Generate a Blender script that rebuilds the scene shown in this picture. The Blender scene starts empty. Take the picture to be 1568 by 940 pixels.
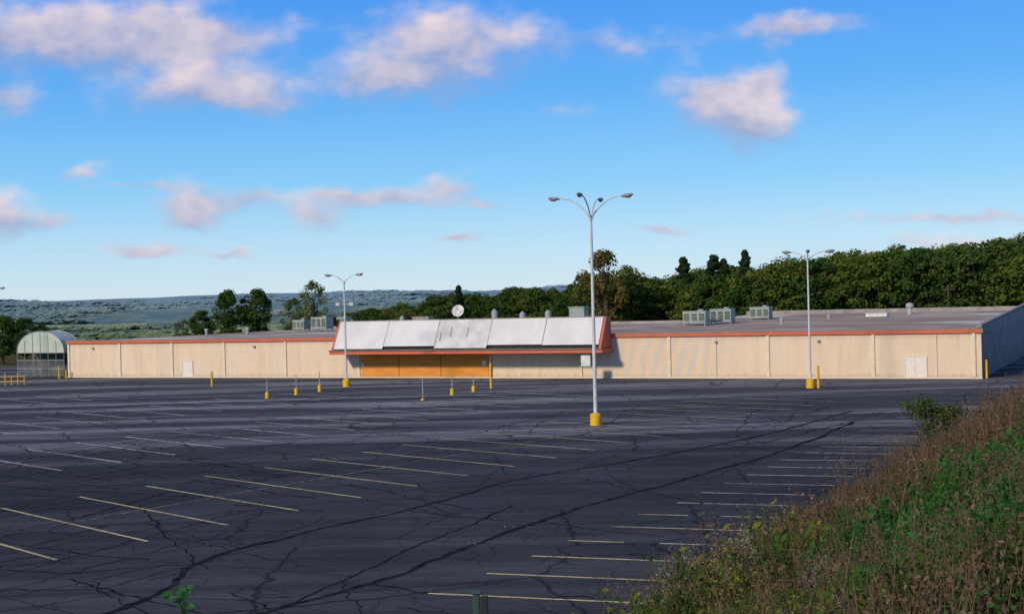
import bpy, math, random
import numpy as np
from mathutils import Vector, Matrix
random.seed(7); rng=np.random.default_rng(7)
S=bpy.context.scene
S.view_settings.view_transform='Standard'
COL=S.collection

# ------------------------------------------------------------------ materials
def nt(m):
    m.use_nodes=True; t=m.node_tree
    for n in list(t.nodes): t.nodes.remove(n)
    return t
class NB:
    def __init__(s,t): s.t=t
    def n(s,typ,**k):
        nd=s.t.nodes.new(typ)
        for a,b in k.items(): setattr(nd,a,b)
        return nd
    def l(s,a,b): s.t.links.new(a,b)
    def setin(s,sock,v):
        if hasattr(v,'is_output') or isinstance(v,bpy.types.NodeSocket): s.l(v,sock)
        elif isinstance(v,(tuple,list)) and len(v)==3 and sock.type=='RGBA': sock.default_value=(*v,1)
        else: sock.default_value=v
    def math(s,op,a,b=0.0,c=0.0,clamp=False):
        nd=s.n('ShaderNodeMath',operation=op); nd.use_clamp=clamp
        for i,v in enumerate((a,b,c)): s.setin(nd.inputs[i],v)
        return nd.outputs[0]
    def vmath(s,op,a,b=None):
        nd=s.n('ShaderNodeVectorMath',operation=op); s.setin(nd.inputs[0],a)
        if b is not None: s.setin(nd.inputs[1],b)
        return nd.outputs['Value'] if op in('LENGTH','DOT_PRODUCT') else nd.outputs[0]
    def mix(s,f,a,b,blend='MIX'):
        nd=s.n('ShaderNodeMixRGB',blend_type=blend); s.setin(nd.inputs[0],f); s.setin(nd.inputs[1],a); s.setin(nd.inputs[2],b)
        return nd.outputs[0]
    def noise(s,vec,scale,detail=4,rough=.5,dist=0,out='Fac'):
        nd=s.n('ShaderNodeTexNoise'); s.l(vec,nd.inputs['Vector']); nd.inputs['Scale'].default_value=scale
        nd.inputs['Detail'].default_value=detail; nd.inputs['Roughness'].default_value=rough; nd.inputs['Distortion'].default_value=dist
        return nd.outputs[out]
    def ramp(s,f,a,b):
        nd=s.n('ShaderNodeMapRange'); nd.clamp=True; nd.interpolation_type='SMOOTHSTEP'
        s.setin(nd.inputs[0],f); nd.inputs[1].default_value=a; nd.inputs[2].default_value=b
        return nd.outputs[0]
    def mapping(s,vec,rot=0,scale=(1,1,1),loc=(0,0,0)):
        nd=s.n('ShaderNodeMapping'); s.l(vec,nd.inputs[0]); nd.inputs['Location'].default_value=loc; nd.inputs['Rotation'].default_value=(0,0,rot); nd.inputs['Scale'].default_value=scale
        return nd.outputs[0]
    def bsdf(s,col,rough=.8,bump=None,bstr=.3,bdist=.02,spec=.3,metal=0):
        p=s.n('ShaderNodeBsdfPrincipled'); s.setin(p.inputs['Base Color'],col); s.setin(p.inputs['Roughness'],rough)
        p.inputs['Specular IOR Level'].default_value=spec; p.inputs['Metallic'].default_value=metal
        if bump is not None:
            b=s.n('ShaderNodeBump'); b.inputs['Strength'].default_value=bstr; b.inputs['Distance'].default_value=bdist
            s.l(bump,b.inputs['Height']); s.l(b.outputs[0],p.inputs['Normal'])
        return p.outputs[0]
    def out(s,sh): o=s.n('ShaderNodeOutputMaterial'); s.l(sh,o.inputs[0])
def newmat(name):
    m=bpy.data.materials.new(name); b=NB(nt(m)); return m,b
def pmat(name,c1,c2=None,scale=1.0,rough=.7,spec=.3,metal=0,stretch=(1,1,1),bstr=0,lo=.35,hi=.65):
    m,b=newmat(name); c2=c2 or tuple(x*.75 for x in c1)
    tc=b.n('ShaderNodeTexCoord').outputs['Object']; v=b.mapping(tc,0,stretch)
    f=b.noise(v,scale,5,.6); f2=b.ramp(f,lo,hi)
    b.out(b.bsdf(b.mix(f2,c1,c2),rough,f if bstr else None,bstr,.02,spec,metal)); return m

def leafmat(name,cols,var=.5,scale=.35,trans=.25,dark=.3):
    m,b=newmat(name)
    geo=b.n('ShaderNodeNewGeometry'); oi=b.n('ShaderNodeObjectInfo')
    f=b.ramp(b.noise(geo.outputs['Position'],scale,2,.6),.35,.65)
    c=b.mix(f,cols[0],cols[1])
    c=b.mix(b.math('MULTIPLY',b.ramp(oi.outputs['Random'],.3,1.0),var),c,cols[2])
    f3=b.ramp(b.noise(geo.outputs['Position'],scale*9,1,.6),.35,.7)
    c=b.mix(b.math('MULTIPLY',f3,dark),c,(0.012,0.02,0.008))
    d=b.n('ShaderNodeBsdfDiffuse'); b.l(c,d.inputs[0])
    t=b.n('ShaderNodeBsdfTranslucent'); b.l(c,t.inputs[0])
    mx=b.n('ShaderNodeMixShader'); mx.inputs[0].default_value=trans; b.l(d.outputs[0],mx.inputs[1]); b.l(t.outputs[0],mx.inputs[2])
    b.out(mx.outputs[0]); return m

# ------------------------------------------------------------------ mesh helpers
def empty(name,loc=(0,0,0),rot=0):
    e=bpy.data.objects.new(name,None); e.location=loc; e.rotation_euler=(0,0,rot); COL.objects.link(e); return e
def npmesh(name,V,Q,mats,mi=None):
    me=bpy.data.meshes.new(name); n=len(V); k=Q.shape[1]
    me.vertices.add(n); me.vertices.foreach_set('co',np.asarray(V,dtype=np.float32).ravel())
    me.loops.add(Q.size); me.loops.foreach_set('vertex_index',Q.astype(np.int32).ravel())
    me.polygons.add(len(Q)); me.polygons.foreach_set('loop_start',np.arange(0,Q.size,k,dtype=np.int32))
    if mi is not None: me.polygons.foreach_set('material_index',np.asarray(mi,dtype=np.int32))
    me.update(calc_edges=True); me.validate()
    for m in mats: me.materials.append(m)
    return me
def addobj(name,me,parent=None,loc=(0,0,0),rot=(0,0,0),sc=(1,1,1)):
    o=bpy.data.objects.new(name,me); o.location=loc; o.rotation_euler=rot; o.scale=sc
    COL.objects.link(o)
    if parent: o.parent=parent
    return o
class MB:
    def __init__(s): s.v=[]; s.f=[]; s.m=[]
    def add(s,vs,fs,mi=0):
        o=len(s.v); s.v+=[tuple(v) for v in vs]; s.f+=[tuple(i+o for i in f) for f in fs]; s.m+=[mi]*len(fs)
    def box(s,x0,x1,y0,y1,z0,z1,mi=0,M=None):
        vs=[(x,y,z) for z in(z0,z1) for y in(y0,y1) for x in(x0,x1)]
        if M: vs=[M@Vector(v) for v in vs]
        s.add(vs,[(0,2,3,1),(4,5,7,6),(0,1,5,4),(2,6,7,3),(0,4,6,2),(1,3,7,5)],mi)
    def prism(s,poly,x0,x1,mi=0):
        n=len(poly); vs=[(x0,y,z) for y,z in poly]+[(x1,y,z) for y,z in poly]
        s.add(vs,[tuple(range(n))[::-1],tuple(range(n,2*n))]+[(i,(i+1)%n,n+(i+1)%n,n+i) for i in range(n)],mi)
    def tube(s,pts,rads,seg=10,mi=0,cap=True):
        pts=[Vector(p) for p in pts]; n=len(pts)
        if not hasattr(rads,'__len__'): rads=[rads]*n
        vs=[]; prev=None
        for i,p in enumerate(pts):
            d=(pts[min(i+1,n-1)]-pts[max(i-1,0)]).normalized()
            a=d.orthogonal().normalized() if prev is None else (prev-d*prev.dot(d)).normalized()
            prev=a; b=d.cross(a)
            for k in range(seg):
                t=2*math.pi*k/seg; vs.append(p+(a*math.cos(t)+b*math.sin(t))*rads[i])
        fs=[(i*seg+k,i*seg+(k+1)%seg,(i+1)*seg+(k+1)%seg,(i+1)*seg+k) for i in range(n-1) for k in range(seg)]
        if cap: fs+=[tuple(range(seg))[::-1],tuple(range((n-1)*seg,n*seg))]
        s.add(vs,fs,mi)
    def ell(s,c,ax,mi=0,M=None,nu=14,nv=8):
        vs=[];fs=[]
        for j in range(nv+1):
            ph=-math.pi/2+math.pi*j/nv
            for i in range(nu):
                th=2*math.pi*i/nu
                p=Vector((ax[0]*math.cos(ph)*math.cos(th),ax[1]*math.cos(ph)*math.sin(th),ax[2]*math.sin(ph)))
                if M: p=M@p
                vs.append(p+Vector(c))
        for j in range(nv):
            for i in range(nu): fs.append((j*nu+i,j*nu+(i+1)%nu,(j+1)*nu+(i+1)%nu,(j+1)*nu+i))
        s.add(vs,fs,mi)
    def mesh(s,name,mats,smooth=False):
        me=bpy.data.meshes.new(name); me.from_pydata([tuple(v) for v in s.v],[],s.f)
        for m in mats: me.materials.append(m)
        me.polygons.foreach_set('material_index',s.m)
        if smooth: me.polygons.foreach_set('use_smooth',[True]*len(s.f))
        me.update(); return me
    def obj(s,name,mats,parent=None,loc=(0,0,0),rot=0,smooth=False,bevel=0):
        o=addobj(name,s.mesh(name,mats,smooth),parent,loc,(0,0,rot))
        if bevel:
            b=o.modifiers.new('bevel','BEVEL'); b.width=bevel; b.segments=1; b.limit_method='ANGLE'
        return o

# ------------------------------------------------------------------ camera
CH=9.3
cam=bpy.data.cameras.new('camera'); co=bpy.data.objects.new('camera',cam); COL.objects.link(co)
cam.lens=48.2; cam.sensor_width=36; cam.clip_start=.2; cam.clip_end=30000
fw=Vector((0,1,-12/2100)).normalized(); up=Vector((math.sin(.0257),0,math.cos(.0257)))
rt=fw.cross(up).normalized(); up=rt.cross(fw)
co.matrix_world=Matrix(((rt.x,up.x,-fw.x,0),(rt.y,up.y,-fw.y,0),(rt.z,up.z,-fw.z,CH),(0,0,0,1)))
S.camera=co

# ------------------------------------------------------------------ sun + sky
SUNAZ=math.radians(224); SUNEL=math.radians(27)
sd=Vector((math.sin(SUNAZ)*math.cos(SUNEL),math.cos(SUNAZ)*math.cos(SUNEL),math.sin(SUNEL)))
sl=bpy.data.lights.new('sun','SUN'); sl.energy=3.0; sl.angle=math.radians(6); sl.color=(1,.85,.62)
so=bpy.data.objects.new('sun',sl); COL.objects.link(so); so.rotation_euler=sd.to_track_quat('Z','Y').to_euler()
W=bpy.data.worlds.new('World'); S.world=W; b=NB(nt(W))
sky=b.n('ShaderNodeTexSky',sky_type='NISHITA'); sky.sun_disc=False; sky.sun_elevation=SUNEL; sky.sun_rotation=SUNAZ
sky.air_density=1.0; sky.dust_density=.5; sky.ozone_density=3
D=b.n('ShaderNodeTexCoord').outputs['Generated']
sp=b.n('ShaderNodeSeparateXYZ'); b.l(D,sp.inputs[0])
# clear-air tint by elevation, blended over the physical sky
cr=b.n('ShaderNodeValToRGB'); b.l(b.math('MULTIPLY',b.math('MAXIMUM',sp.outputs[2],0),2.0),cr.inputs[0])
E=cr.color_ramp.elements; E[0].position=0; E[0].color=(.68,.82,.92,1); E[1].position=1; E[1].color=(.08,.17,.42,1)
for p_,c_ in((.07,(.50,.76,.95)),(.17,(.23,.60,.98)),(.30,(.090,.42,.95)),(.44,(.045,.30,.92)),(.6,(.06,.22,.62))):
    e=E.new(p_); e.color=(*c_,1)
yy=b.math('MAXIMUM',sp.outputs[1],.05)
PX=b.math('DIVIDE',sp.outputs[0],yy); PZ=b.math('DIVIDE',sp.outputs[2],yy)
cmb=b.n('ShaderNodeCombineXYZ'); b.l(PX,cmb.inputs[0]); b.l(PZ,cmb.inputs[1]); P=cmb.outputs[0]
Pn=b.mapping(P,0,(1,1.45,1))
warp=b.noise(Pn,15,3,.6,0,'Color')
wv=b.vmath('SCALE',b.vmath('SUBTRACT',warp,(.5,.5,.5))); wv.node.inputs['Scale'].default_value=.038
Pw=b.vmath('ADD',P,wv)
CL=[(-.345,.203,.09,.024,1.1),(-.275,.203,.06,.020,.9),(-.205,.197,.055,.018,.85),(-.225,.163,.06,.025,1.1),(-.185,.15,.035,.014,.75),(-.03,.184,.075,.032,.85),(-.09,.166,.055,.020,.8),(-.06,.200,.05,.018,.6),
(.150,.145,.038,.026,1.1),(.182,.122,.032,.026,1.2),(.187,.158,.014,.014,1.0),(.212,.194,.050,.011,1.1),(.075,.187,.06,.014,.5),(-.368,.073,.03,.018,1.15),(-.33,.066,.025,.007,.7),(-.235,.080,.032,.015,.8),(-.235,.067,.022,.013,.85),
(-.185,.076,.038,.012,.8),(-.14,.060,.022,.012,.95),(-.12,.077,.028,.010,.8),(-.085,.073,.034,.010,.85),(-.045,.082,.028,.010,.8),(-.02,.07,.03,.006,.6),(-.262,.044,.033,.006,1.1),(-.205,.041,.018,.0035,.9),
(-.365,.158,.03,.016,.8),(-.315,.103,.03,.007,.6),(-.27,.09,.05,.004,.5),(-.038,.042,.018,.0035,1.0),(.11,.047,.025,.004,.9),(.33,.050,.12,.006,.75),(.33,.03,.16,.009,.55),(.05,.14,.022,.006,.4)]
sx=b.n('ShaderNodeSeparateXYZ'); b.l(Pw,sx.inputs[0])
field=None; cz_=None
for cx,cz,rx,rz,w in CL:
    rx*=1.9; rz*=1.9
    g=b.n('ShaderNodeTexGradient',gradient_type='QUADRATIC_SPHERE'); b.l(b.mapping(Pw,0,(1/rx,1/rz,0),(-cx/rx,-cz/rz,0)),g.inputs[0])
    g=b.math('MULTIPLY',g.outputs[1],w*1.25)
    field=g if field is None else b.math('ADD',field,g); cz_=b.math('MULTIPLY',g,cz) if cz_ is None else b.math('MULTIPLY_ADD',g,cz,cz_)
relief=b.math('MULTIPLY',b.math('SUBTRACT',sx.outputs[1],b.math('DIVIDE',cz_,b.math('ADD',field,.0005))),26)
fine=b.noise(Pn,28,4,.55)
dens=b.math('ADD',field,b.math('MULTIPLY',b.math('SUBTRACT',fine,.50),1.1))
dens=b.math('MULTIPLY',b.ramp(dens,.10,1.1),b.ramp(field,.02,.20))
sh=b.math('ADD',relief,b.math('ADD',.40,b.math('MULTIPLY',b.math('SUBTRACT',fine,.5),1.8)),0,True)
ccol=b.mix(sh,(.36,.40,.60),(.93,.75,.72))
bg1=b.n('ShaderNodeBackground'); bg1.inputs[1].default_value=.12; b.l(sky.outputs[0],bg1.inputs[0])
bgt=b.n('ShaderNodeBackground'); bgt.inputs[1].default_value=1.0; b.l(cr.outputs[0],bgt.inputs[0])
m0=b.n('ShaderNodeMixShader'); m0.inputs[0].default_value=.85; b.l(bg1.outputs[0],m0.inputs[1]); b.l(bgt.outputs[0],m0.inputs[2])
bg2=b.n('ShaderNodeBackground'); b.l(ccol,bg2.inputs[0]); bg2.inputs[1].default_value=1
mx=b.n('ShaderNodeMixShader'); b.l(b.math('MULTIPLY',dens,.86),mx.inputs[0]); b.l(m0.outputs[0],mx.inputs[1]); b.l(bg2.outputs[0],mx.inputs[2])
wo=b.n('ShaderNodeOutputWorld'); b.l(mx.outputs[0],wo.inputs[0])

# ------------------------------------------------------------------ terrain
def sm(a,b_,x):
    t=np.clip((x-a)/(b_-a),0,1); return t*t*(3-2*t)
def bankdist(x,y): return .885*(x-4.5)-.466*(y-39)
def H(x,y):
    x=np.asarray(x,dtype=float); y=np.asarray(y,dtype=float)
    d=bankdist(x,y)
    z=np.clip(d*.5,0,7.65)
    z=z+np.where((d>0),(np.sin(x*.9+y*.31)*np.sin(y*.7-x*.2))*.18*np.clip(d/4,0,1)*np.clip((14-d)/4,0,1),0)
    Dd=(x-47.5)*.426+(y-139)*.905-66
    R=np.hypot(x,y); r=np.where(y>1,x/np.maximum(y,1),0)
    w=np.maximum(1-sm(-.06,.16,r),sm(500,1500,R))
    far=sm(0,60,Dd)
    z=z*(1-far)
    z=z-w*62*sm(0,800,Dd)+(1-w)*3*sm(0,120,Dd)
    az=np.arctan2(x,np.maximum(y,1e-3))
    n1=np.sin(az*23+R*.0011)*.5+np.sin(az*51+1.3+R*.0023)*.3+np.sin(az*97+2.1-R*.0041)*.2
    n2=np.sin(R*.0042+az*9)+.5*np.sin(R*.0093-az*17+1)
    z=z+sm(1400,5600,R)*(107+7*n1)*np.where(y>0,1,.3)+sm(1200,2500,R)*n2*8*(1-sm(5000,6500,R))
    return z
ang=np.concatenate([np.arange(-180,-30,5),np.arange(-30,30,.2),np.arange(30,180.1,5)])
rad=np.concatenate([[.5],np.arange(1.5,120,1.5),120*1.035**np.arange(0,130)]); rad=rad[rad<11000]
A,Rr=np.meshgrid(np.radians(ang),rad); X=np.sin(A)*Rr; Y=np.cos(A)*Rr; Z=H(X,Y)
V=np.stack([X,Y,Z],-1).reshape(-1,3); na=len(ang); nr=len(rad)
i,j=np.meshgrid(np.arange(nr-1),np.arange(na-1),indexing='ij'); a=(i*na+j).ravel()
Q=np.stack([a,a+1,a+na+1,a+na],-1)[:,::-1]
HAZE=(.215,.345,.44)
m,b=newmat('terrain_ground')
geo=b.n('ShaderNodeNewGeometry').outputs['Position']; dist=b.vmath('LENGTH',geo)
near=b.mix(b.ramp(b.noise(geo,.8,6,.6),.35,.65),(.045,.055,.018),(.13,.09,.055))
n=b.noise(geo,.010,8,.68); n3=b.noise(geo,.0024,4,.5)
forest=b.mix(b.ramp(n,.40,.60),(.045,.095,.03),(.26,.29,.07))
forest=b.mix(b.ramp(n3,.50,.60),forest,(.46,.44,.13))
forest=b.mix(b.math('MULTIPLY',b.ramp(n,.45,.55),.6),b.mix(.5,forest,(.05,.09,.04)),forest)
c=b.mix(b.ramp(dist,250,500),near,forest)
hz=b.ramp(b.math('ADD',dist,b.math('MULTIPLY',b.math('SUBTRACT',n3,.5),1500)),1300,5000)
c=b.mix(b.math('MULTIPLY',hz,.84),c,HAZE)  # aerial haze painted into the base colour, stronger with distance
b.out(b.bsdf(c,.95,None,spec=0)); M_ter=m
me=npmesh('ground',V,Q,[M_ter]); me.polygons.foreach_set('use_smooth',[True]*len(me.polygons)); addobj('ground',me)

# ------------------------------------------------------------------ parking lot
BR=math.atan2(-.426,.905)
m,b=newmat('asphalt'); P=b.n('ShaderNodeNewGeometry').outputs['Position']
along=b.mapping(P,-BR+math.radians(-4),(.012,.15,1)); along2=b.mapping(P,-math.radians(-46),(.03,.35,1)); along3=b.mapping(P,-math.radians(54),(.03,.3,1))
n1=b.ramp(b.noise(P,.06,5,.6,.5),.35,.7); n2=b.ramp(b.noise(along,1,6,.70,.4),.45,.64)
n3=b.ramp(b.noise(along2,1,4,.6,.6),.48,.72); n4=b.ramp(b.noise(along3,1,4,.6,.6),.5,.7); fineN=b.noise(P,9,3,.75)
c=b.mix(n1,(.036,.037,.045),(.066,.066,.076))
yv=b.n('ShaderNodeSeparateXYZ'); b.l(P,yv.inputs[0])
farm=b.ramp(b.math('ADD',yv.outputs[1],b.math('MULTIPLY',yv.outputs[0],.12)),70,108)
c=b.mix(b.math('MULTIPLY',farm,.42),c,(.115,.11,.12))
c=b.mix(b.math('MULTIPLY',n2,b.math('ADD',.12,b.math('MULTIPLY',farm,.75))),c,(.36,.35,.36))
c=b.mix(b.math('MULTIPLY',n3,.3),c,(.14,.138,.155))
c=b.mix(b.math('MULTIPLY',n4,.5),c,(.024,.024,.030))
c=b.mix(b.math('MULTIPLY',b.ramp(fineN,.35,.75),.45),c,(.024,.024,.029))
wob=b.vmath('ADD',P,b.noise(P,.5,3,.6,0,'Color'))
def cracks(sc,w,amt,c):
    vo=b.n('ShaderNodeTexVoronoi',feature='DISTANCE_TO_EDGE'); b.l(wob,vo.inputs['Vector']); vo.inputs['Scale'].default_value=sc
    return b.mix(b.math('MULTIPLY',b.math('SUBTRACT',1,b.ramp(vo.outputs['Distance'],w*.3,w)),amt),c,(.014,.014,.017))
c=cracks(.13,.012,.8,c); c=cracks(.42,.018,.55,c)
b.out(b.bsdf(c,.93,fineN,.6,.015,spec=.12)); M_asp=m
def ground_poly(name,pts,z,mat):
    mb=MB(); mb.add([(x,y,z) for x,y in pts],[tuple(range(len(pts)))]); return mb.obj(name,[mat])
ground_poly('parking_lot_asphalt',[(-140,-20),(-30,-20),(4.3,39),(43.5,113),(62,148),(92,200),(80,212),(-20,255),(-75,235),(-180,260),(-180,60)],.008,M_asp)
def strip(mb,p,q,w,z,mi=0):
    p=Vector(p);q=Vector(q);d=(q-p).normalized();nn=Vector((-d.y,d.x))*w/2
    mb.add([(*(p-nn),z),(*(q-nn),z),(*(q+nn),z),(*(p+nn),z)],[(0,1,2,3)],mi)
def paint(name,col,lo,hi,big=.35):
    m,b=newmat(name); P=b.n('ShaderNodeNewGeometry').outputs['Position']
    f=b.ramp(b.noise(P,2.2,7,.8),lo,hi); f2=b.ramp(b.noise(P,.16,3,.5),.36,.60)
    b.out(b.bsdf(b.mix(b.math('MULTIPLY',f,b.math('ADD',big,b.math('MULTIPLY',f2,1-big))),(.055,.055,.063),col),.9,None,spec=.1)); return m
M_line=paint('worn_yellow_paint',(.78,.62,.32),.32,.52,.6); M_white=paint('worn_white_paint',(.72,.68,.62),.35,.54,.5); M_faint=paint('faded_line_paint',(.45,.40,.28),.40,.58,.35)
mb=MB(); zl=.020
for k in range(-4,17):
    sx0=-22.1+2.45*k; sy0=68.6+3.45*k; f=1-.012*k; e=random.uniform(0,.06)
    strip(mb,(sx0+9.75*e,sy0-10.3*f*e),(sx0+9.75,sy0-10.3*f),.15,zl)
strip(mb,(-17.2-9.8,63.4-13.8),(-17.2+38,63.4+53.5),.12,zl+.004,2)
for row,(ox,oy) in enumerate([(-16.2,17.5),(-33,35.5),(-50,54),(-66,72)]):
    for k in range(-9,17 if row<3 else 12):
        sx0=-22.1+ox+2.45*k; sy0=68.6+oy+3.45*k
        if sy0>142+ -.47*sx0*0.9-4: continue
        e=random.uniform(0,.1); strip(mb,(sx0+9.4*e,sy0-9.8*e),(sx0+9.4,sy0-9.8),.20,zl,1)
    strip(mb,(-17.2+ox-20,63.4+oy-28),(-17.2+ox+22,63.4+oy+31),.16,zl+.004,2)
for k in range(-3,22):
    sx0=.3+1.6*k; sy0=49.5+2.95*k
    ln=1 if k>3 else 1.25
    if k in(1,3): # broken stalls where the paint has gone
        strip(mb,(sx0,sy0),(sx0+2.1,sy0-.7),.14,zl,0); strip(mb,(sx0+3.4,sy0-1.1),(sx0+6.4,sy0-2.1),.13,zl,1); continue
    strip(mb,(sx0+random.uniform(0,.5),sy0),(sx0+5.3*ln,sy0-1.75*ln),.15,zl,0 if k<4 else 1)
mb.obj('parking_stall_lines',[M_line,M_white,M_faint])
# sealed cracks
M_tar,b=newmat('crack_sealant'); P=b.n('ShaderNodeNewGeometry').outputs['Position']
dd=b.n('ShaderNodeBsdfDiffuse'); b.l(b.mix(b.ramp(b.noise(P,1.5,4,.6),.38,.62),(.015,.015,.018),(.036,.036,.043)),dd.inputs[0]); b.out(dd.outputs[0])
mb=MB(); crack_pts=[]
def crack(pts,w,z=.014,sub=10,jit=.25,lo=.2):
    P=[]; pv=[Vector(p) for p in pts]; n0=len(pv)
    for k in range(n0-1):
        p0=pv[max(k-1,0)];p1=pv[k];p2=pv[k+1];p3=pv[min(k+2,n0-1)]
        for t in range(sub):
            u=t/sub; P.append(tuple(.5*((2*p1)+(p2-p0)*u+(2*p0-5*p1+4*p2-p3)*u*u+(3*p1-p0-3*p2+p3)*u**3)))
    P.append(tuple(pv[-1])); jx=0;jy=0;L=[];Rr_=[]; ww=w/2
    for k,p in enumerate(P):
        jx=jx*.85+random.uniform(-jit,jit); jy=jy*.85+random.uniform(-jit,jit)
        q=Vector((p[0]+jx,p[1]+jy)); crack_pts.append((q.x,q.y)); a=P[max(k-1,0)];c=P[min(k+1,len(P)-1)]
        d=Vector((c[0]-a[0],c[1]-a[1])).normalized(); ww=.6*ww+.4*w*random.uniform(lo,1.2)/2
        L.append((q.x-d.y*ww,q.y+d.x*ww,z)); Rr_.append((q.x+d.y*ww,q.y-d.x*ww,z))
    n=len(P); mb.add(L+Rr_,[(k,n+k,n+k+1,k+1) for k in range(n-1)])
crack([(-22,28),(-12.5,42),(-11.6,50),(-8.6,56),(-3.4,63.6),(0,70.5),(7.9,78.9),(16.7,90),(26,106)],.42,.014,22,.08)
crack([(-13,34),(-4.9,45.5),(-2.3,50.8),(1.6,58.5),(9,70),(15.7,80.5),(24,97)],.42,.0145,22,.08)
crack([(-11.6,50),(-16,49),(-24,52)],.2,.0148); crack([(-4.9,45.5),(-1,43),(2.5,42)],.2,.0149)
dr=Vector((.58,.81)); ds=Vector((.72,-.69))
for k in range(300):
    o=Vector((random.uniform(-50,28),random.uniform(36,135)))
    d=dr if k%2 else ds
    d=Matrix.Rotation(random.gauss(0,.2),2)@d; L=random.uniform(5,24)
    if bankdist(*o)>-2 or bankdist(*(o+d*L))>-1: continue
    crack([tuple(o+d*L*t/4) for t in range(5)],random.choice([.06,.08,.1,.14,.2]),.010+.00001*k,12,.12)
mb.obj('sealed_asphalt_cracks',[M_tar])

# ------------------------------------------------------------------ building
LX,LY=-61.9,190.5
B=empty('retail_store_building',(LX,LY,0),BR)
def wallmat(name,c1,c2,dirt=.5,ribs=True,shadow_streaks=False):
    m,b=newmat(name); O=b.n('ShaderNodeTexCoord').outputs['Object']; s=b.n('ShaderNodeSeparateXYZ'); b.l(O,s.inputs[0])
    f=b.ramp(b.noise(b.mapping(O,0,(.5,1,.12)),1.4,6,.65),.35,.7)
    c=b.mix(f,c1,c2)
    f=b.ramp(b.noise(b.mapping(O,0,(1.2,1,.08)),1.2,5,.7),.52,.72)
    c=b.mix(b.math('MULTIPLY',f,.30),c,(.44,.37,.31))
    top=b.ramp(b.math('ADD',s.outputs[2],b.math('MULTIPLY',b.noise(b.mapping(O,0,(2,1,.05)),2,4,.7),1.6)),4.7,5.6)
    c=b.mix(b.math('MULTIPLY',top,.35),c,(.34,.29,.25))
    dr_=b.math('MULTIPLY',b.math('SUBTRACT',1,b.ramp(b.math('ADD',s.outputs[2],b.noise(b.mapping(O,0,(1,1,.1)),1.5,4,.6)),.35,1.15)),dirt)
    c=b.mix(dr_,c,(.24,.19,.145))
    if shadow_streaks:  # diagonal shadow and reflected-light streaks painted into the wall colour
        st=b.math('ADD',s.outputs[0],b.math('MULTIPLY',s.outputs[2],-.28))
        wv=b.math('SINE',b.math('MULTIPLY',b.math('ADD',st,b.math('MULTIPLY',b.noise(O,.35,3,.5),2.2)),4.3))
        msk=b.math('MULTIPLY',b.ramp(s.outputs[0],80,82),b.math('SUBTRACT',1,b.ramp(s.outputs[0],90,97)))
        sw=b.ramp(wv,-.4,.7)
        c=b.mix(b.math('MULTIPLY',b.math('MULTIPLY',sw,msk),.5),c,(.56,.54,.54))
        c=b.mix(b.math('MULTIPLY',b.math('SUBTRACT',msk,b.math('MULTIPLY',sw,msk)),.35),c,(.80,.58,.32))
    rib=b.math('PINGPONG',b.math('MULTIPLY',s.outputs[0],1/.3),.5)
    rib=b.ramp(rib,.05,.2)
    c=b.mix(b.math('MULTIPLY',b.math('SUBTRACT',1,rib),.06),c,(.25,.2,.15))
    b.out(b.bsdf(c,.75,rib if ribs else None,.15,.02,spec=.2)); return m
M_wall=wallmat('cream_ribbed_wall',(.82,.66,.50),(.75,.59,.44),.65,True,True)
M_trimc=pmat('cream_trim',(.84,.73,.57),(.72,.62,.48),1.5)
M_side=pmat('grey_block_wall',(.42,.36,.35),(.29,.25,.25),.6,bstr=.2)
M_red=pmat('orange_red_fascia',(.66,.15,.08),(.50,.14,.08),.7,.6)
M_cop=pmat('grey_coping',(.36,.32,.30),(.27,.24,.23),.6)
M_roofb,b=newmat('roof_membrane'); O=b.n('ShaderNodeTexCoord').outputs['Object']
c=b.mix(b.ramp(b.noise(b.mapping(O,0,(.3,.6,1)),.25,6,.6),.4,.65),(.34,.26,.21),(.50,.41,.35))
c=b.mix(b.math('MULTIPLY',b.ramp(b.noise(b.mapping(O,0,(.5,1,1)),.10,3,.5),.52,.62),.7),c,(.70,.66,.62))
b.out(b.bsdf(c,.95,None,spec=.02))
M_pan=pmat('white_sign_panel',(.74,.735,.75),(.65,.645,.66),.35,.6,.3)
M_pan2=pmat('weathered_sign_panel',(.70,.69,.68),(.56,.55,.55),.8,.7,.2)
M_dark=pmat('dark_gap',(.02,.02,.022),(.03,.03,.03),1)
M_or,b=newmat('orange_boarding'); O=b.n('ShaderNodeTexCoord').outputs['Object']; s=b.n('ShaderNodeSeparateXYZ'); b.l(O,s.inputs[0])
pl=b.ramp(b.math('PINGPONG',b.math('MULTIPLY',s.outputs[2],1/.45),.5),.0,.09)
c=b.mix(b.ramp(b.noise(b.mapping(O,0,(.4,1,2)),.9,5,.6),.35,.65),(.86,.35,.06),(.72,.27,.05)); c=b.mix(b.math('MULTIPLY',b.math('SUBTRACT',1,pl),.6),c,(.40,.15,.02))
b.out(b.bsdf(c,.7,pl,.2,.02))
M_soff=pmat('soffit',(.4,.36,.31),(.3,.27,.24),1)
M_door=pmat('pale_door_paint',(.86,.80,.72),(.78,.73,.65),1.2,.5)
M_metal=pmat('galvanised_metal',(.42,.43,.44),(.30,.31,.33),1.5,.5,.5)
M_yel=pmat('yellow_paint',(.85,.52,.02),(.68,.38,.02),2.5,.6)
M_sign=pmat('white_paint',(.78,.78,.78),(.62,.62,.62),2,.5)
LEN=120.9; DEP=60
mb=MB()
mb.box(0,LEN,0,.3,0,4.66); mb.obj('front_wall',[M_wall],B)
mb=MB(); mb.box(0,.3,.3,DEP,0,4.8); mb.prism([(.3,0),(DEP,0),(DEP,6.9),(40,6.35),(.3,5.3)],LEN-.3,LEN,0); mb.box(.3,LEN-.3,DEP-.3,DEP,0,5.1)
mb.obj('side_and_back_walls',[M_side],B)
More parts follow.
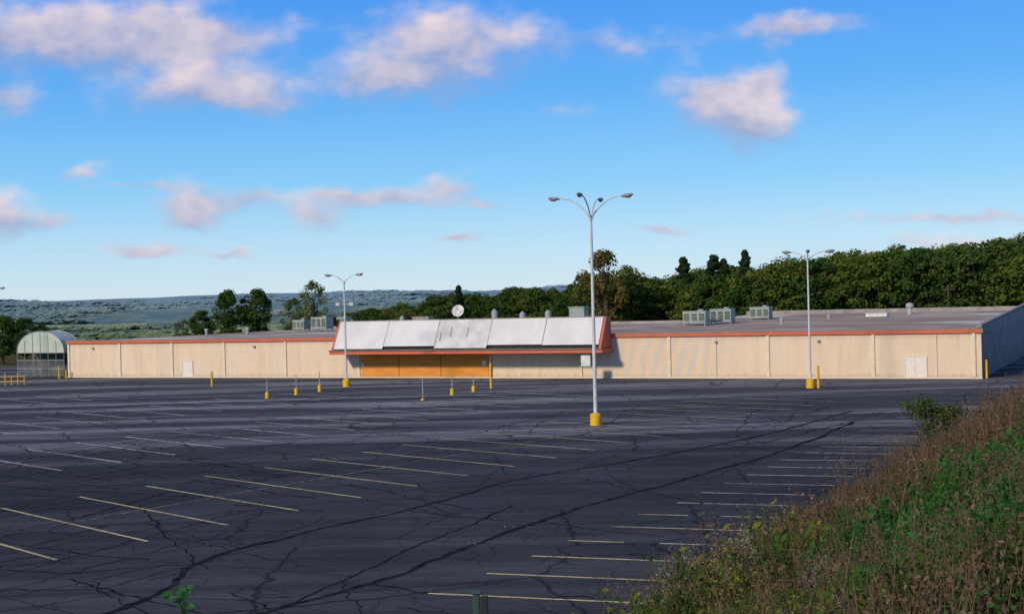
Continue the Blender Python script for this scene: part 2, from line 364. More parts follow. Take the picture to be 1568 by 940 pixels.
mb=MB(); mb.box(.3,80,.3,DEP-.3,4.7,4.92); mb.prism([(.3,4.7),(DEP-.3,4.7),(DEP-.3,5.95),(.3,4.99)],80,LEN-.3); mb.obj('roof',[M_roofb],B)
mb=MB(); mb.box(80,LEN,DEP-.25,DEP+.05,5.1,6.5); mb.box(0,80,DEP-.25,DEP+.05,5.1,5.3)
mb.prism([(-.02,5.25),(.3,5.38),(40,6.43),(DEP,6.98),(DEP,7.1),(40,6.55),(.3,5.5),(-.02,5.4)],LEN-.4,LEN+.06)
for k in range(0,14): mb.box(80+3*k,80.12+3*k,DEP-.35,DEP-.25,5.7,6.42)
mb.obj('parapet_and_coping',[M_cop],B)
mb=MB()
for a,c in((-.15,45.4),(80.6,LEN+.12)):
    mb.box(a,c,-.22,0-.002,4.66,5.06,0); mb.box(a-.02,c+.02,-.26,.34,5.062,5.14,1)
mb.box(LEN+.002,LEN+.2,-.2,8,4.7,5.1,1)
mb.obj('fascia',[M_red,M_cop],B,bevel=.02)
mb=MB()
for x in(.25,9.3,18.2,26.7,36.3,47.2,77,87.7,98.9,110.1,120.2): mb.box(x-.16,x+.16,-.14,-.002,.18,4.655)
mb.box(-.05,LEN+.05,-.1,-.004,0,.17); mb.box(LEN-.9,LEN-.6,-.18,-.003,0.18,4.6)
mb.obj('pilasters_and_plinth',[M_trimc],B,bevel=.015)
def door(name,x,w,h,n=1):
    mb=MB(); mb.box(x-w/2-.1,x-w/2,-.1,-.003,0.17,h+.1,1); mb.box(x+w/2,x+w/2+.1,-.1,-.003,0.17,h+.1,1); mb.box(x-w/2,x+w/2,-.1,-.003,h,h+.1,1)
    for k in range(n):
        a=x-w/2+k*w/n+.01; mb.box(a,a+w/n-.02,-.06,-.004,.175,h-.01,0)
        mb.box(a+w/n-.2,a+w/n-.12,-.1,-.062,1.0,1.12,2)
    mb.obj(name,[M_door,M_trimc,M_metal],B)
door('service_door',20.7,1.6,2.25); door('double_service_door',114.4,2.1,2.3,2)
mb=MB()
for x in(4.6,31.5,93.1,104.4): mb.box(x-.15,x+.15,-.25,-.003,3.9,4.15)
mb.obj('wall_lights',[M_metal],B)
mb=MB()
for x in(93.1,116.5): mb.tube([(x,-.07,.2),(x,-.07,4.6)],.04,8)
mb.obj('downpipes',[M_trimc],B)
# canopy
C0,C1=45.6,80.5; pr=3.4
mb=MB(); mb.box(C0,C1,-pr+.15,-.003,3.1,3.25,0); mb.obj('canopy_soffit',[M_soff],B)
mb=MB(); mb.box(C0-.5,C1+.5,-pr-.05,-pr+.15,3.05,3.5,0); mb.box(C0-.5,C0-.002,-pr+.15,-.003,3.05,3.5,0); mb.box(C1+.002,C1+.5,-pr+.15,-.003,3.05,3.5,0)
mb.box(C0-.6,C1+.6,-pr-.25,-pr+.1,3.502,3.58,1)
for x0,x1 in((C0-.3,C0-.02),(C1+.02,C1+.3)): mb.prism([(-pr+.05,3.58),(-.003,3.58),(-.003,7.1),(-1.25,7.12)],x0,x1,0)
mb.obj('canopy_fascia',[M_red,M_cop],B,bevel=.02)
mb=MB(); mb.prism([(-pr+.35,3.58),(-.003,3.58),(-.003,6.95),(-1.1,6.95)],C0,C1); mb.obj('canopy_body',[M_dark],B)
mb=MB(); pw=(C1-C0)/5
y_=lambda z:-pr+.1+(z-3.58)*(2.05/3.5)
for k in range(5):
    a=C0+k*pw+.03; c_=C0+(k+1)*pw-.03; zb=(3.72,4.0,3.72,4.05,3.98)[k]
    off=.02*(k%2)
    mb.prism([(y_(zb)-.1-off,zb),(y_(zb)+.05,zb),(y_(7.0)+.05,7.03),(y_(7.0)-.1-off,7.03)],a,c_,1 if k==2 else 0)
mb.obj('sign_panels',[M_pan,M_pan2],B,bevel=.02)
mb=MB(); mb.box(C0-.1,C1+.1,-1.45,-.9,7.04,7.12)
mb.obj('canopy_cap',[M_cop],B)
mb=MB()
for k,(x,h) in enumerate([(60.1,1.3),(61.4,1.5),(63.6,1.4)]):
    z0=5.0 if k else 4.6; z1=z0+h*.8; mb.add([(x,y_(z0)-.145,z0),(x+.12,y_(z0)-.145,z0),(x+.06,y_(z1)-.145,z1),(x-.06,y_(z1)-.145,z1)],[(0,1,2,3)])
mb.obj('old_lettering_stains',[M_cop],B)
mb=MB(); mb.box(47.6,65.2,-.16,-.004,.2,2.95,0)
for x in(53,58.8): mb.box(x-.025,x+.025,-.19,-.162,.2,2.95,1)
mb.obj('orange_boarded_entrance',[M_or,M_dark],B)
mb=MB(); mb.box(65.35,65.6,-.3,-.02,.2,3.05,0); mb.box(64.4,64.9,-.2,-.165,1.5,2.1,1); mb.box(47.65,48.0,-.2,-.165,1.4,1.9,1); mb.box(78.5,79.6,-3.62,-3.5,1.6,2.8,1)
mb.obj('notices',[M_trimc,M_sign],B)

# rooftop equipment
M_hv=pmat('hvac_grey_green',(.36,.42,.39),(.26,.31,.29),.8,.6); M_lou=pmat('hvac_louvre',(.10,.12,.11),(.07,.08,.08),2)
def hvac(x,y,z,w,d,h,name='rooftop_air_conditioner'):
    mb=MB(); 
    for a in(-w/2+.15,w/2-.15):
        for c in(-d/2+.15,d/2-.15): mb.box(a-.06,a+.06,c-.06,c+.06,0,.4,2)
    mb.box(-w/2,w/2,-d/2,d/2,.4,h,0); mb.box(-w/2-.06,w/2+.06,-d/2-.06,d/2+.06,h+.002,h+.1,0)
    for k in range(3):
        a=-w/2+w*(k+.12)/3; mb.box(a,a+w/3*.75,-d/2-.03,-d/2-.002,.7,h-.25,1)
        for q in range(4): zz=.75+q*(h-1.1)/4; mb.box(a,a+w/3*.75,-d/2-.07,-d/2-.032,zz,zz+.06,0)
    mb.tube([(w*.2,0,h+.1),(w*.2,0,h+.3)],.35,12,2)
    mb.obj(name,[M_hv,M_lou,M_metal],None,(x,y,z),BR,bevel=.02)
hvac(23.5,175,5.25,3.0,2,1.85); hvac(27.3,178,5.25,2.8,2,2.0); hvac(34.5,190,5.4,2.7,2,1.85); hvac(-30.8,222,4.92,2.9,2.2,2.2); hvac(-34.3,223,4.92,2.2,2,1.8); hvac(-27.5,224,4.92,1.6,2,2.1)
mb=MB(); mb.box(-1.4,1.4,-.8,.8,.3,.75,0); mb.box(-1.2,1.2,-.7,.7,0,.3,1); mb.box(-1.5,1.5,-.9,.9,.752,.82,0); mb.obj('rooftop_skylight_curb',[M_sign,M_metal],None,(49,184,5.4),BR,bevel=.03)
def vent(x,y,z,h,r,name='roof_vent'):
    mb=MB(); mb.tube([(0,0,0),(0,0,h*.6)],r*.7,14); mb.tube([(0,0,h*.6),(0,0,h*.65),(0,0,h*.9),(0,0,h)],[r*.7,r*1.1,r*1.1,r*.3],14); mb.obj(name,[M_metal],None,(x,y,z),0)
vent(55.1,190,5.6,1.8,.5)
for x,y,h,r in[(-14.3,178,2.6,.3),(-2.2,172,3.2,.35),(1.3,173,2.8,.35),(4.5,172,2.9,.35),(-21,180,2.2,.3),(-48,215,1.0,.3),(-41,212,1.0,.3),(33,168,.9,.25),(42,182,.9,.25)]: vent(x,y,4.92 if x<20 else 5.3,h,r)
mb=MB(); mb.box(-1,1,-.7,.7,0,3.1); mb.box(-1.1,1.1,-.8,.8,3.1,3.25); mb.obj('rooftop_ventilation_box',[M_hv],None,(8.2,169,4.92),BR,bevel=.03)
mb=MB(); mb.box(-1.2,1.2,-.7,.7,0,2.3); mb.box(-1.3,1.3,-.8,.8,2.3,2.42); mb.obj('rooftop_ventilation_box',[M_cop],None,(-11.6,178,4.92),BR,bevel=.03)
# satellite dish
mb=MB(); mb.tube([(0,0,0),(0,0,2.6)],.07,8,1)
vs=[];fs=[];nu=24;nv=6; Md=Matrix.Rotation(math.radians(-15),3,'Z')@Matrix.Rotation(math.radians(70),3,'X')
for j in range(nv+1):
    for i in range(nu):
        r=.8*j/nv; vs.append(Md@Vector((r*math.cos(2*math.pi*i/nu),r*math.sin(2*math.pi*i/nu),r*r*.35))+Vector((0,0,3.0)))
for j in range(nv):
    for i in range(nu): fs.append((j*nu+i,j*nu+(i+1)%nu,(j+1)*nu+(i+1)%nu,(j+1)*nu+i))
mb.add(vs,fs,0); hp=Md@Vector((0,0,.8))+Vector((0,0,3.0)); mb.ell(hp,(.1,.1,.1),1)
for a in(0,2.1,4.2): mb.tube([Md@Vector((.78*math.cos(a),.78*math.sin(a),.2))+Vector((0,0,3.0)),hp],.02,6,1)
mb.obj('satellite_dish',[M_sign,M_metal],None,(-6.9,176,4.92),0)

# garden centre greenhouse
M_gh,b=newmat('translucent_greenhouse_film'); O=b.n('ShaderNodeTexCoord').outputs['Object']
c=b.mix(b.ramp(b.noise(O,.6,4,.6),.35,.65),(.42,.51,.44),(.52,.59,.51))
b.out(b.bsdf(c,.6,None,spec=.2))
G=empty('garden_centre_greenhouse',(LX-.6,LY+.8,0),BR)
mb=MB(); x0,x1=-8.9,-.2; cx=(x0+x1)/2; rr=(x1-x0)/2; n=20; GD=3.2
prof=[(cx-rr*math.cos(math.pi*k/n),3.45+3.0*math.sin(math.pi*k/n)**.85) for k in range(n+1)]
vs=[(x,0,z) for x,z in prof]+[(x,GD,z) for x,z in prof]
mb.add(vs,[(k,k+1,n+2+k,n+1+k) for k in range(n)],0)
mb.add([(x,.01,z) for x,z in prof],[tuple(range(n+1))],0); mb.add([(x,GD-.01,z) for x,z in prof],[tuple(range(n+1))],0)
mb.obj('arched_film_roof',[M_gh],G,smooth=False)
mb=MB()
for yq in(-.04,GD): mb.tube([(x,yq,z+.02) for x,z in prof],.04,6)
for x in np.linspace(x0,x1,7): mb.tube([(x,-.05,0),(x,-.05,3.45+3.0*max(0,math.sin(math.pi*(x-x0)/(x1-x0)))**.85)],.03,6)
for z in(1.2,2.4,3.45): mb.tube([(x0,-.05,z),(x1,-.05,z)],.045,6)
for x in(x0,x1): mb.tube([(x,GD,0),(x,GD,3.45)],.06,6)
mb.obj('frame',[M_metal],G)
mb=MB()
for x in np.arange(x0,x1,.14): mb.box(x-.012,x+.012,-.02,0,.1,2.5)
mb.obj('wire_fence_panels',[M_metal],G)
mb=MB(); mb.box(x0+.3,x1-.3,GD+.3,GD+.5,0,3.2); mb.box(x0+4,x0+5.6,.3,.4,.1,2.4); mb.obj('dim_interior',[M_lou],G)

# ------------------------------------------------------------------ street lamps
M_pole=pmat('white_pole_paint',(.68,.68,.70),(.54,.54,.56),1.2,.5,.4); M_head=pmat('lamp_housing',(.30,.31,.33),(.22,.22,.24),2,.4,.5); M_lens=pmat('lamp_lens',(.30,.20,.14),(.22,.16,.12),3,.2,.5)
def lamp(x,y,hj,ht,arms,L,base=.4,pr=.13,cross=False):
    mb=MB(); 
    mb.tube([(0,0,0),(0,0,.72),(0,0,.85),(0,0,.9)],[base,base,base*.9,base*.5],20,1)
    mb.tube([(0,0,.9),(0,0,hj)],[pr,pr*.6],14,0); mb.tube([(0,0,hj-.15),(0,0,hj+.2)],[pr*.9,pr*.9],12,0)
    for (ax,ay) in arms:
        d=Vector((ax,ay,0)).normalized(); r=Vector((ax,ay,0)).length*L; pts=[]
        for k in range(11):
            t=k/10; pts.append(d*(r*(.03+.74*(t**1.25)))+Vector((0,0,hj+(ht-hj)*math.sin(t*math.pi/2)**.9)))
        mb.tube(pts,[.06-.02*k/10 for k in range(11)],8,0)
        q=d.to_track_quat('X','Z').to_matrix(); q=q@Matrix.Rotation(math.radians(-6),3,'Y')
        c=d*(r*.86)+Vector((0,0,ht+.0))
        mb.ell(c,(.48,.2,.13),2,q); mb.ell(c+Vector((0,0,-.08))+d*.08,(.27,.16,.12),3,q)
    if cross:
        zc=cross; mb.tube([(-.8,0,zc),(.8,0,zc)],.05,8,0)
        for sx_ in(-.75,.75): mb.box(sx_-.22,sx_+.22,-.3,.1,zc-.15,zc+.2,0)
    mb.obj('parking_lot_street_lamp',[M_pole,M_yel,M_head,M_lens],None,(x,y,0),0,smooth=False)
lamp(5.88,99.5,15.0,16.55,[(2.75,-.9),(-2.75,.9),(-.95,-2.75),(.95,2.75)],1.1,.42,.15)
lamp(-18.7,153.2,11.6,12.5,[(1.9,-.5),(-1.9,.5)],1.1,.42,.13,9.2)
lamp(28.6,132.2,12.3,13.15,[(2.2,-.5),(-2.0,.6),(-.3,-1.6)],1.1,.42,.12)
lamp(-71.4,187,11.6,12.6,[(2.3,-.6),(-2.3,.6)],1.1,.42,.13)

# ------------------------------------------------------------------ bollards / posts
def bollard(x,y,h,r=.09,yellow=1.0,name='yellow_bollard'):
    mb=MB(); hy=h*yellow
    if yellow<1:
        mb.tube([(0,0,0),(0,0,hy-.05),(0,0,hy)],[r*1.7,r*1.7,r*1.2],12,0); mb.tube([(0,0,hy),(0,0,h)],.045,8,1)
    else: mb.tube([(0,0,0),(0,0,h-.06),(0,0,h)],[r,r,r*.5],12,0)
    mb.obj(name,[M_yel,M_metal],None,(x,y,0.008),0)
for x,y,h in((-24.7,137.1,1.8),(-22.4,141,2.0),(-20.6,145.3,2.1),(-8.6,128.9,2.1),(-6.1,135,1.8),(-4.1,139,1.8)): bollard(x,y,h,.12,.35 if x!=-8.6 else .08,'parking_sign_post')
bollard(-35.2,159.8,1.8,.12); bollard(-2.4,143.4,2.7,.12); bollard(29.2,131.5,2.2,.12); bollard(48.1,139.4,1.9,.11); bollard(48.6,141.5,1.9,.11); bollard(-62.6,188.8,1.7,.12); bollard(-61.2,187.5,1.2,.1)
mb=MB()
for k in range(7): mb.tube([(k*.8,0,0),(k*.8,0,1.55 if k%2 else 1.2)],.07,8)
for z in(.5,1.1): mb.tube([(0,0,z),(4.8,0,z)],.05,8)
mb.obj('yellow_pipe_barrier',[M_yel],None,(-67,174,0),.05)

# ------------------------------------------------------------------ vegetation prototypes
def quads(C,N,s,asp=1.0):
    n=len(C); N=N/np.linalg.norm(N,axis=1,keepdims=True)
    r=rng.normal(size=(n,3)); T=np.cross(N,r); T/=np.linalg.norm(T,axis=1,keepdims=True); U=np.cross(N,T)
    s=np.asarray(s).reshape(-1,1)*np.ones((n,1))
    V=np.stack([C-T*s,C-U*s*asp+N*s*.15,C+T*s,C+U*s*asp+N*s*.15],1).reshape(-1,3)
    return V,np.arange(4*n).reshape(n,4)
bark=pmat('bark',(.09,.07,.05),(.05,.04,.03),3,.9)
LM=[leafmat('foliage_dark_green',[(.038,.088,.020),(.075,.135,.028),(.11,.15,.03)]),
    leafmat('foliage_olive',[(.085,.135,.026),(.15,.195,.034),(.21,.22,.038)]),
    leafmat('foliage_autumn',[(.13,.13,.032),(.20,.145,.045),(.16,.11,.045)]),
    leafmat('foliage_conifer',[(.022,.048,.022),(.038,.068,.028),(.045,.068,.028)])]
def joinq(name,mb,V,Q,mats):
    tm=mb.mesh('tmp',[]); tv=np.array([v.co[:] for v in tm.vertices]); tq=np.array([list(p.vertices) for p in tm.polygons if len(p.vertices)==4]); bpy.data.meshes.remove(tm)
    return npmesh(name,np.concatenate([tv,V]),np.concatenate([tq,Q+len(tv)]),mats,np.concatenate([np.zeros(len(tq)),np.ones(len(Q))]))
def tree_mesh(name,h,w,mat,ncl=70,nl=75,ls=.27,conifer=False,trunk_frac=.22):
    mb=MB(); lean=rng.normal(0,.02*h,2)
    tp=[(lean[0]*t*t,lean[1]*t*t,h*.88*t) for t in np.linspace(0,1,7)]
    mb.tube(tp,[h*.022*(1-.85*t) for t in np.linspace(0,1,7)],8,0)
    cs=[]
    for k in range(ncl):
        if conifer:
            t=rng.uniform(.08,1); rr=(1-t)**.8*w*.5*rng.uniform(.5,1.05); a=rng.uniform(0,6.283)
            cs.append((rr*math.cos(a),rr*math.sin(a),h*(.1+.88*t)-rr*.15,.55+.5*(1-t)))
        else:
            t=rng.uniform(0,1); prof=math.sin(math.pi*(t*.86+.12))**.6
            rr=w*.5*prof*math.sqrt(rng.uniform(.15,1))*rng.uniform(.75,1.15); a=rng.uniform(0,6.283)
            cs.append((rr*math.cos(a)+lean[0]*t,rr*math.sin(a)+lean[1]*t,h*(trunk_frac+(1-trunk_frac)*t*.97),rng.uniform(.7,1.5)*w/9))
    for k in range(0,min(ncl,14 if not conifer else 0)):
        c=cs[k]; z0=h*rng.uniform(.18,.6); z0=min(z0,c[2]*.85)
        mb.tube([(0,0,z0),(c[0]*.5,c[1]*.5,z0+(c[2]-z0)*.6),(c[0],c[1],c[2])],[h*.009,h*.006,h*.002],5,0)
    cs=np.array(cs); idx=np.repeat(np.arange(ncl),nl); n=len(idx)
    d=rng.normal(size=(n,3)); d/=np.linalg.norm(d,axis=1,keepdims=True)
    rad_=cs[idx,3]*rng.uniform(.45,1.1,n)**.7
    C=cs[idx,:3]+d*rad_[:,None]*np.array([1,1,.75])
    N=d+rng.normal(size=(n,3))*.45+np.array([0,0,.25])
    V,Q=quads(C,N,rng.uniform(.6,1.25,n)*ls,.75)
    return joinq(name,mb,V,Q,[bark,mat])
protos=[tree_mesh('tree_a',15,10,LM[0],65,60,.3),tree_mesh('tree_b',15,11,LM[1],65,60,.3),tree_mesh('tree_c',15,9,LM[0],55,60,.3),tree_mesh('tree_d',15,12,LM[1],70,60,.3),tree_mesh('tree_e',15,9,LM[2],55,60,.3),
        tree_mesh('tree_f',15,10,LM[0],65,60,.3)]
conif=tree_mesh('pine',15,7,LM[3],110,50,.26,True)
FO=empty('distant_forest')
prof_r=[-.14,-.105,-.069,-.04,.0076,.036,.055,.084,.117,.15,.198,.246,.293,.373,.45]
prof_t=[-.010,-.004,.001,.006,.0088,.0062,.0125,.0165,.0145,.0205,.0225,.0262,.0318,.0345,.035]
def backY(r): 
    s=(193.3*r-73)/(.905+.426*r); return 193.3-.426*s
for k in range(270):
    r=rng.uniform(-.15,.42); dep=rng.uniform(0,1); Y_=backY(r)+14+dep*85; X_=r*Y_
    t=np.interp(r,prof_r,prof_t); zt=CH+(t-.011*(1-dep)*rng.uniform(.2,1)+rng.normal(0,.0018))*Y_
    g=float(H(X_,Y_)); h=max(7,zt-g)
    if r>.18 and dep>.6: pm=protos[rng.choice([1,3,3,1])]  # olive back rows put the sunlit look of the treetops into leaf colour
    else: pm=protos[rng.choice([0,0,2,5,0,3,5,0,2,1,5,0,5,2,4 if k%2 else 0])]
    s=h/15*rng.uniform(.97,1.03); wx=rng.uniform(.85,1.25)/max(.75,s)*min(s,1.1)**.5
    addobj('forest_tree',pm,FO,(X_,Y_,g-.3),(0,0,rng.uniform(0,6.28)),(s*wx,s*wx,s))
def single(name,px_t,Y_,tt,pm,wid):
    X_=px_t*Y_; g=float(H(X_,Y_)); h=CH+tt*Y_-g; s=h/15
    addobj(name,pm,None,(X_,Y_,g-.3),(0,0,rng.uniform(0,6.28)),(wid,wid,s))
for r,t,w in((.126,.0290,1.2),(.148,.0300,1.3),(.1555,.0270,1.0),(.171,.0330,1.0),(-.039,.0125,.8)): single('pine_tree',r,250,t,conif,w)
T1=tree_mesh('maple_a',15,10,LM[0],90,80,.26); T2=tree_mesh('maple_b',15,9,LM[1],45,60,.24,False,.3); T3=tree_mesh('maple_c',15,9,LM[2],60,60,.25,False,.3)
single('broadleaf_tree',.069,232,.0335,T3,1.0)
single('broadleaf_tree',.052,236,.0190,T2,.8); single('broadleaf_tree',.085,240,.024,T2,.8)
single('broadleaf_tree',-.207,320,.0122,T1,.85); single('broadleaf_tree',-.186,322,.0125,T1,.82)
single('broadleaf_tree',-.144,300,.0185,T2,.72); single('broadleaf_tree',-.160,305,.006,T2,.7)
single('broadleaf_tree',-.226,330,-.002,T1,.7); single('broadleaf_tree',-.240,330,-.008,T2,.6)
single('broadleaf_tree',-.372,245,-.002,T1,.7); single('broadleaf_tree',-.355,245,-.004,T1,.6); single('broadleaf_tree',-.343,248,-.008,T2,.45)
# utility pole behind the store
M_wood=pmat('weathered_wood',(.12,.09,.07),(.08,.06,.05),3,.9)
mb=MB(); mb.tube([(0,0,-1.5),(0,0,8.6)],[.16,.11],10); mb.box(-1.1,1.1,-.06,.06,7.7,7.85)
for x in(-1,-.4,.4,1): mb.tube([(x,0,7.85),(x,0,8.05)],.05,6)
mb.obj('utility_pole',[M_wood],None,(67.5,212,float(H(67.5,212))+1.2),.2)
# tree canopy on the valley hills
hill=[]
for k in range(2):
    mbn=40; cs=rng.normal(size=(mbn,3))*np.array([16,16,2.5]); cs[:,2]=np.abs(cs[:,2])+4
    idx=np.repeat(np.arange(mbn),12); d=rng.normal(size=(len(idx),3)); d/=np.linalg.norm(d,axis=1,keepdims=True); d[:,2]=np.abs(d[:,2])
    C=cs[idx]+d*np.array([6,6,3.5]); N=d*.4+[-.3,-.5,.9]; V,Q=quads(C,N,rng.uniform(1.8,3.4,len(idx)),.9)
    hill.append(npmesh('canopy_patch',V,Q,[M_ter]))
HW=empty('distant_hillside_woods')
for k in range(800):
    r=rng.uniform(-.42,.06); R_=1800+3300*rng.uniform(0,1)**.8; X_=r*R_; Y_=R_*.98
    if math.sin(X_*.004+1)*math.sin(Y_*.0031)+rng.normal(0,.3)>.1: continue
    s=rng.uniform(.8,1.6); addobj('woods_patch',hill[k%2],HW,(X_,Y_,float(H(X_,Y_))-5),(0,0,rng.uniform(-.4,.4)),(s*1.8,s*1.3,s*.8))

# ------------------------------------------------------------------ embankment vegetation
V_g=leafmat('weed_green',[(.065,.125,.028),(.11,.18,.038),(.10,.13,.035)],.4,.8,.35)
V_y=leafmat('weed_yellow_green',[(.26,.29,.045),(.36,.32,.05),(.17,.20,.045)],.5,1.2,.4)
V_b=leafmat('weed_dry_brown',[(.17,.095,.065),(.25,.165,.115),(.12,.10,.05)],.6,.8,.2)
V_v=leafmat('vine_bright_green',[(.04,.17,.035),(.065,.25,.05),(.07,.16,.04)],.4,.9,.35,.4)
V_w=leafmat('pale_seed_heads',[(.45,.43,.38),(.34,.32,.28),(.3,.28,.22)],.3,2,.3)
def stalks(n,R,h0,h1,w=.008):
    base=rng.normal(size=(n,2))*R*.45; hh=rng.uniform(h0,h1,n); ln=rng.normal(size=(n,2))*.22*hh[:,None]
    a=rng.uniform(0,6.283,n); dx=np.stack([np.cos(a),np.sin(a)],1)*w
    z0=np.zeros((n,1)); b0=np.concatenate([base-dx,z0-.1],1); b1=np.concatenate([base+dx,z0-.1],1)
    t1=np.concatenate([base+ln+dx*.5,hh[:,None]],1); t0=np.concatenate([base+ln-dx*.5,hh[:,None]],1)
    V=np.stack([b0,b1,t1,t0],1).reshape(-1,3); return V,np.arange(4*n).reshape(n,4),base,ln,hh
def weed(name,n,R,h0,h1,lp,ls,mstalk,mleaf,topw=0,mtop=None,asp=.45):
    V,Q,base,ln,hh=stalks(n,R,h0,h1); Vs=[V];Qs=[Q];mi=[np.zeros(len(Q))]
    if lp:
        idx=np.repeat(np.arange(n),lp); t=rng.uniform(.2,1.02,len(idx))
        C=np.concatenate([base[idx]+ln[idx]*t[:,None],(hh[idx]*t)[:,None]],1)+rng.normal(size=(len(idx),3))*ls*.9
        V2,Q2=quads(C,rng.normal(size=(len(idx),3))+[0,0,.9],rng.uniform(.6,1.3,len(idx))*ls,asp); Vs.append(V2);Qs.append(Q2+4*n);mi.append(np.ones(len(Q2)))
    if topw:
        o=sum(len(v) for v in Vs); idx=np.repeat(np.arange(n),topw); t=rng.uniform(.82,1.08,len(idx))
        C=np.concatenate([base[idx]+ln[idx]*t[:,None],(hh[idx]*t)[:,None]],1)+rng.normal(size=(len(idx),3))*.03
        V2,Q2=quads(C,rng.normal(size=(len(idx),3)),rng.uniform(.6,1.3,len(idx))*.02,.7); Vs.append(V2);Qs.append(Q2+o);mi.append(np.full(len(Q2),2))
    return npmesh(name,np.concatenate(Vs),np.concatenate(Qs),[mstalk,mleaf,mtop or mleaf],np.concatenate(mi))
PR={'brown':[weed('dry_weeds',55,.9,.6,1.6,11,.04,V_b,V_b),weed('dry_weeds2',60,1.0,.4,1.2,10,.045,V_b,V_b)],
    'green':[weed('green_weeds',42,.8,.3,.9,16,.055,V_g,V_g),weed('green_weeds2',45,.9,.35,1.1,14,.06,V_g,V_g)],
    'vine':[weed('vines',80,1.0,.2,.65,14,.058,V_g,V_v,0,None,.75),weed('vines2',60,.8,.2,.9,14,.05,V_g,V_v,0,None,.6)],
    'yellow':[weed('yellow_weeds',26,.7,.4,1.1,13,.07,V_g,V_y,0,None,.55)],
    'white':[weed('aster',12,.35,.8,1.3,10,.05,V_b,V_g,26,V_w)],
    'big':[weed('broadleaf_weeds',9,.5,.6,1.3,11,.12,V_g,V_y,0,None,.5),weed('broadleaf_weeds2',9,.5,.5,1.1,11,.11,V_g,V_g,0,None,.5)],
    'tall':[weed('tall_dry_stems',10,.8,1.2,2.0,12,.05,V_b,V_b,8,V_b)],
    'grass':[weed('grass',120,.8,.2,.7,0,0,V_g,V_g)]}
BV=empty('embankment_vegetation')
def place(kind,x,y,s):
    pm=PR[kind][int(rng.integers(len(PR[kind])))]
    addobj('weed_clump',pm,BV,(x,y,float(H(x,y))-.03),(rng.normal()*.1,rng.normal()*.1,rng.uniform(0,6.28)),(s,s,s*rng.uniform(.7,1.3)))
c_=0
while c_<1700:
    Y_=9+108*rng.random()**1.45; r=rng.uniform(.06,.41); X_=r*Y_; d=float(bankdist(X_,Y_))
    if d<.2: continue
    c_+=1
    edge=min(1,.4+d/4); s=rng.uniform(.55,1.25)*edge*(1.05 if Y_>25 else .7)
    q=rng.random(); nz=math.sin(X_*.5+Y_*.23)+math.sin(Y_*.41-X_*.3)
    if r>.34 and Y_<12.5 and nz<1.2: continue
    if Y_>40: kind='brown' if q<(.80 if nz<.9 else .45) else ('green' if q<.93 else ('tall' if q<.96 else 'grass'))
    elif r>.23: kind='vine' if (nz>-1.3 and q<.74) else ('green' if q<.62 else ('brown' if q<.88 else ('tall' if q<.91 else 'grass')))
    elif Y_>30 and q<.30: kind='brown'
    else: kind='green' if q<.42 else('yellow' if q<.60 else('brown' if q<.68 else('white' if q<.73 else('big' if q<.88 else('tall' if q<.91 else 'grass')))))
    if kind=='vine': s*=.85
    place(kind,X_,Y_,s)
for X_,Y_ in((8.9,46),(9.5,47.5),(9.2,45),(5.1,37.5),(4.6,36.6),(5.4,36)): place('white',X_,Y_,1.3)
for k in range(24):
    Y_=rng.uniform(26,34); X_=rng.uniform(.12,.215)*Y_
    if bankdist(X_,Y_)>0: place('big',X_,Y_,1.15)
# dead grass growing out of the cracks on the lot
CW=[]
cp=np.array(crack_pts); cp=cp[((cp[:,0]>-4)&(cp[:,1]<70))|(cp[:,1]>95)]
for k in range(110):
    c0=cp[rng.integers(len(cp))]; n=int(rng.integers(3,14)); CW.append(np.concatenate([c0+rng.normal(size=(n,2))*[.35,.2],np.full((n,1),.04)],1))
for k in range(45):
    t=rng.uniform(0,1); c0=np.array([3.5+38*t,41+72*t])+rng.normal(size=2)*[1.0,.6]-[1.6,-.8]; n=int(rng.integers(10,40)); CW.append(np.concatenate([c0+rng.normal(size=(n,2))*[.9,.3],np.full((n,1),.04)],1))
CW=np.concatenate(CW); V,Q=quads(CW,rng.normal(size=CW.shape)*.6+[0,0,.8],rng.uniform(.03,.07,len(CW)),.5)
M_dead=leafmat('dead_grass',[(.26,.21,.12),(.20,.16,.09),(.14,.14,.06)],.3,.5,.1)
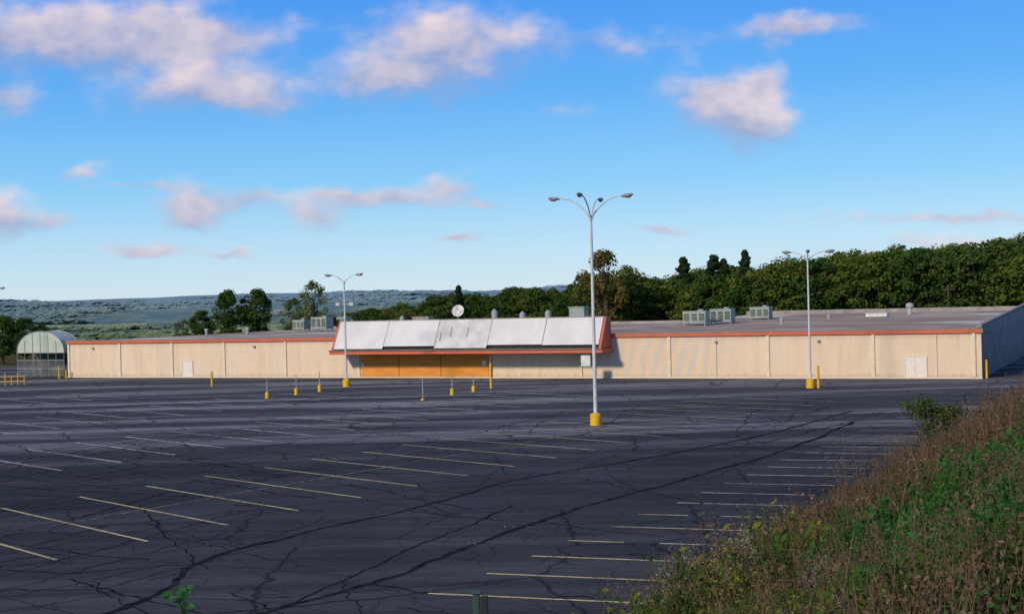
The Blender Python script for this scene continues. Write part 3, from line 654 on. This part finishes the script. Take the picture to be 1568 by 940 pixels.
addobj('crack_weeds_and_litter',npmesh('crack_weeds',V,Q,[M_dead]))
# shrub at the bank edge
def shrub(name,x,y,h,w,mat,n=1800,ls=.06):
    cs=rng.normal(size=(26,3))*np.array([w*.22,w*.22,h*.15])+[0,0,h*.5]; idx=rng.integers(26,size=n); C=cs[idx]+rng.normal(size=(n,3))*[w*.10,w*.10,h*.08]
    C[:,2]=np.abs(C[:,2]); V,Q=quads(C,rng.normal(size=(n,3))+[0,0,.6],rng.uniform(.6,1.3,n)*ls,.5)
    mb=MB()
    for k in range(12): mb.tube([(0,0,-.2),tuple(cs[k]*[.5,.5,.6]),tuple(cs[k])],[.025,.015,.006],5)
    return addobj(name,joinq(name,mb,V,Q,[bark,mat]),None,(x,y,float(H(x,y))))
shrub('shrub',25.3,83.5,3.2,3.0,LM[0],2600,.10)
def sapling(x,y,ztop,n,ls,mat,spread=.1):
    g=float(H(x,y)); h=ztop-g; mb=MB(); mb.tube([(0,0,-.1),(.03,0,h*.5),(0,0,h)],[.012,.008,.003],6)
    C=np.stack([rng.normal(size=n)*spread,rng.normal(size=n)*spread,h-np.abs(rng.normal(size=n))*.14],1)
    V,Q=quads(C,rng.normal(size=(n,3))*.5+[0,-.6,.7],rng.uniform(.7,1.2,n)*ls,.5)
    for k in range(min(n,12)): mb.tube([(0,0,max(0,C[k,2]-.1)),tuple(C[k])],.002,4)
    addobj('sapling',joinq('sapling',mb,V,Q,[V_g,mat]),None,(x,y,g))
sapling(-2.2,9,7.44,22,.04,V_v,.06)
sapling(-1.05,9,7.24,6,.025,V_v,.05)
M_gp=pmat('dull_green_post',(.05,.09,.075),(.035,.06,.05),4)
mb=MB(); zt=7.16; g=float(H(-.28,10))
mb.box(-.06,-.01,-.03,.03,-.1,zt-g,0); mb.box(.0,.05,-.025,.025,-.1,zt-g-.02,1); mb.box(-.07,.0,-.04,.04,zt-g,zt-g+.02,0)
mb.obj('metal_marker_post',[M_gp,M_dark],None,(-.28,10,g),0,bevel=.005)
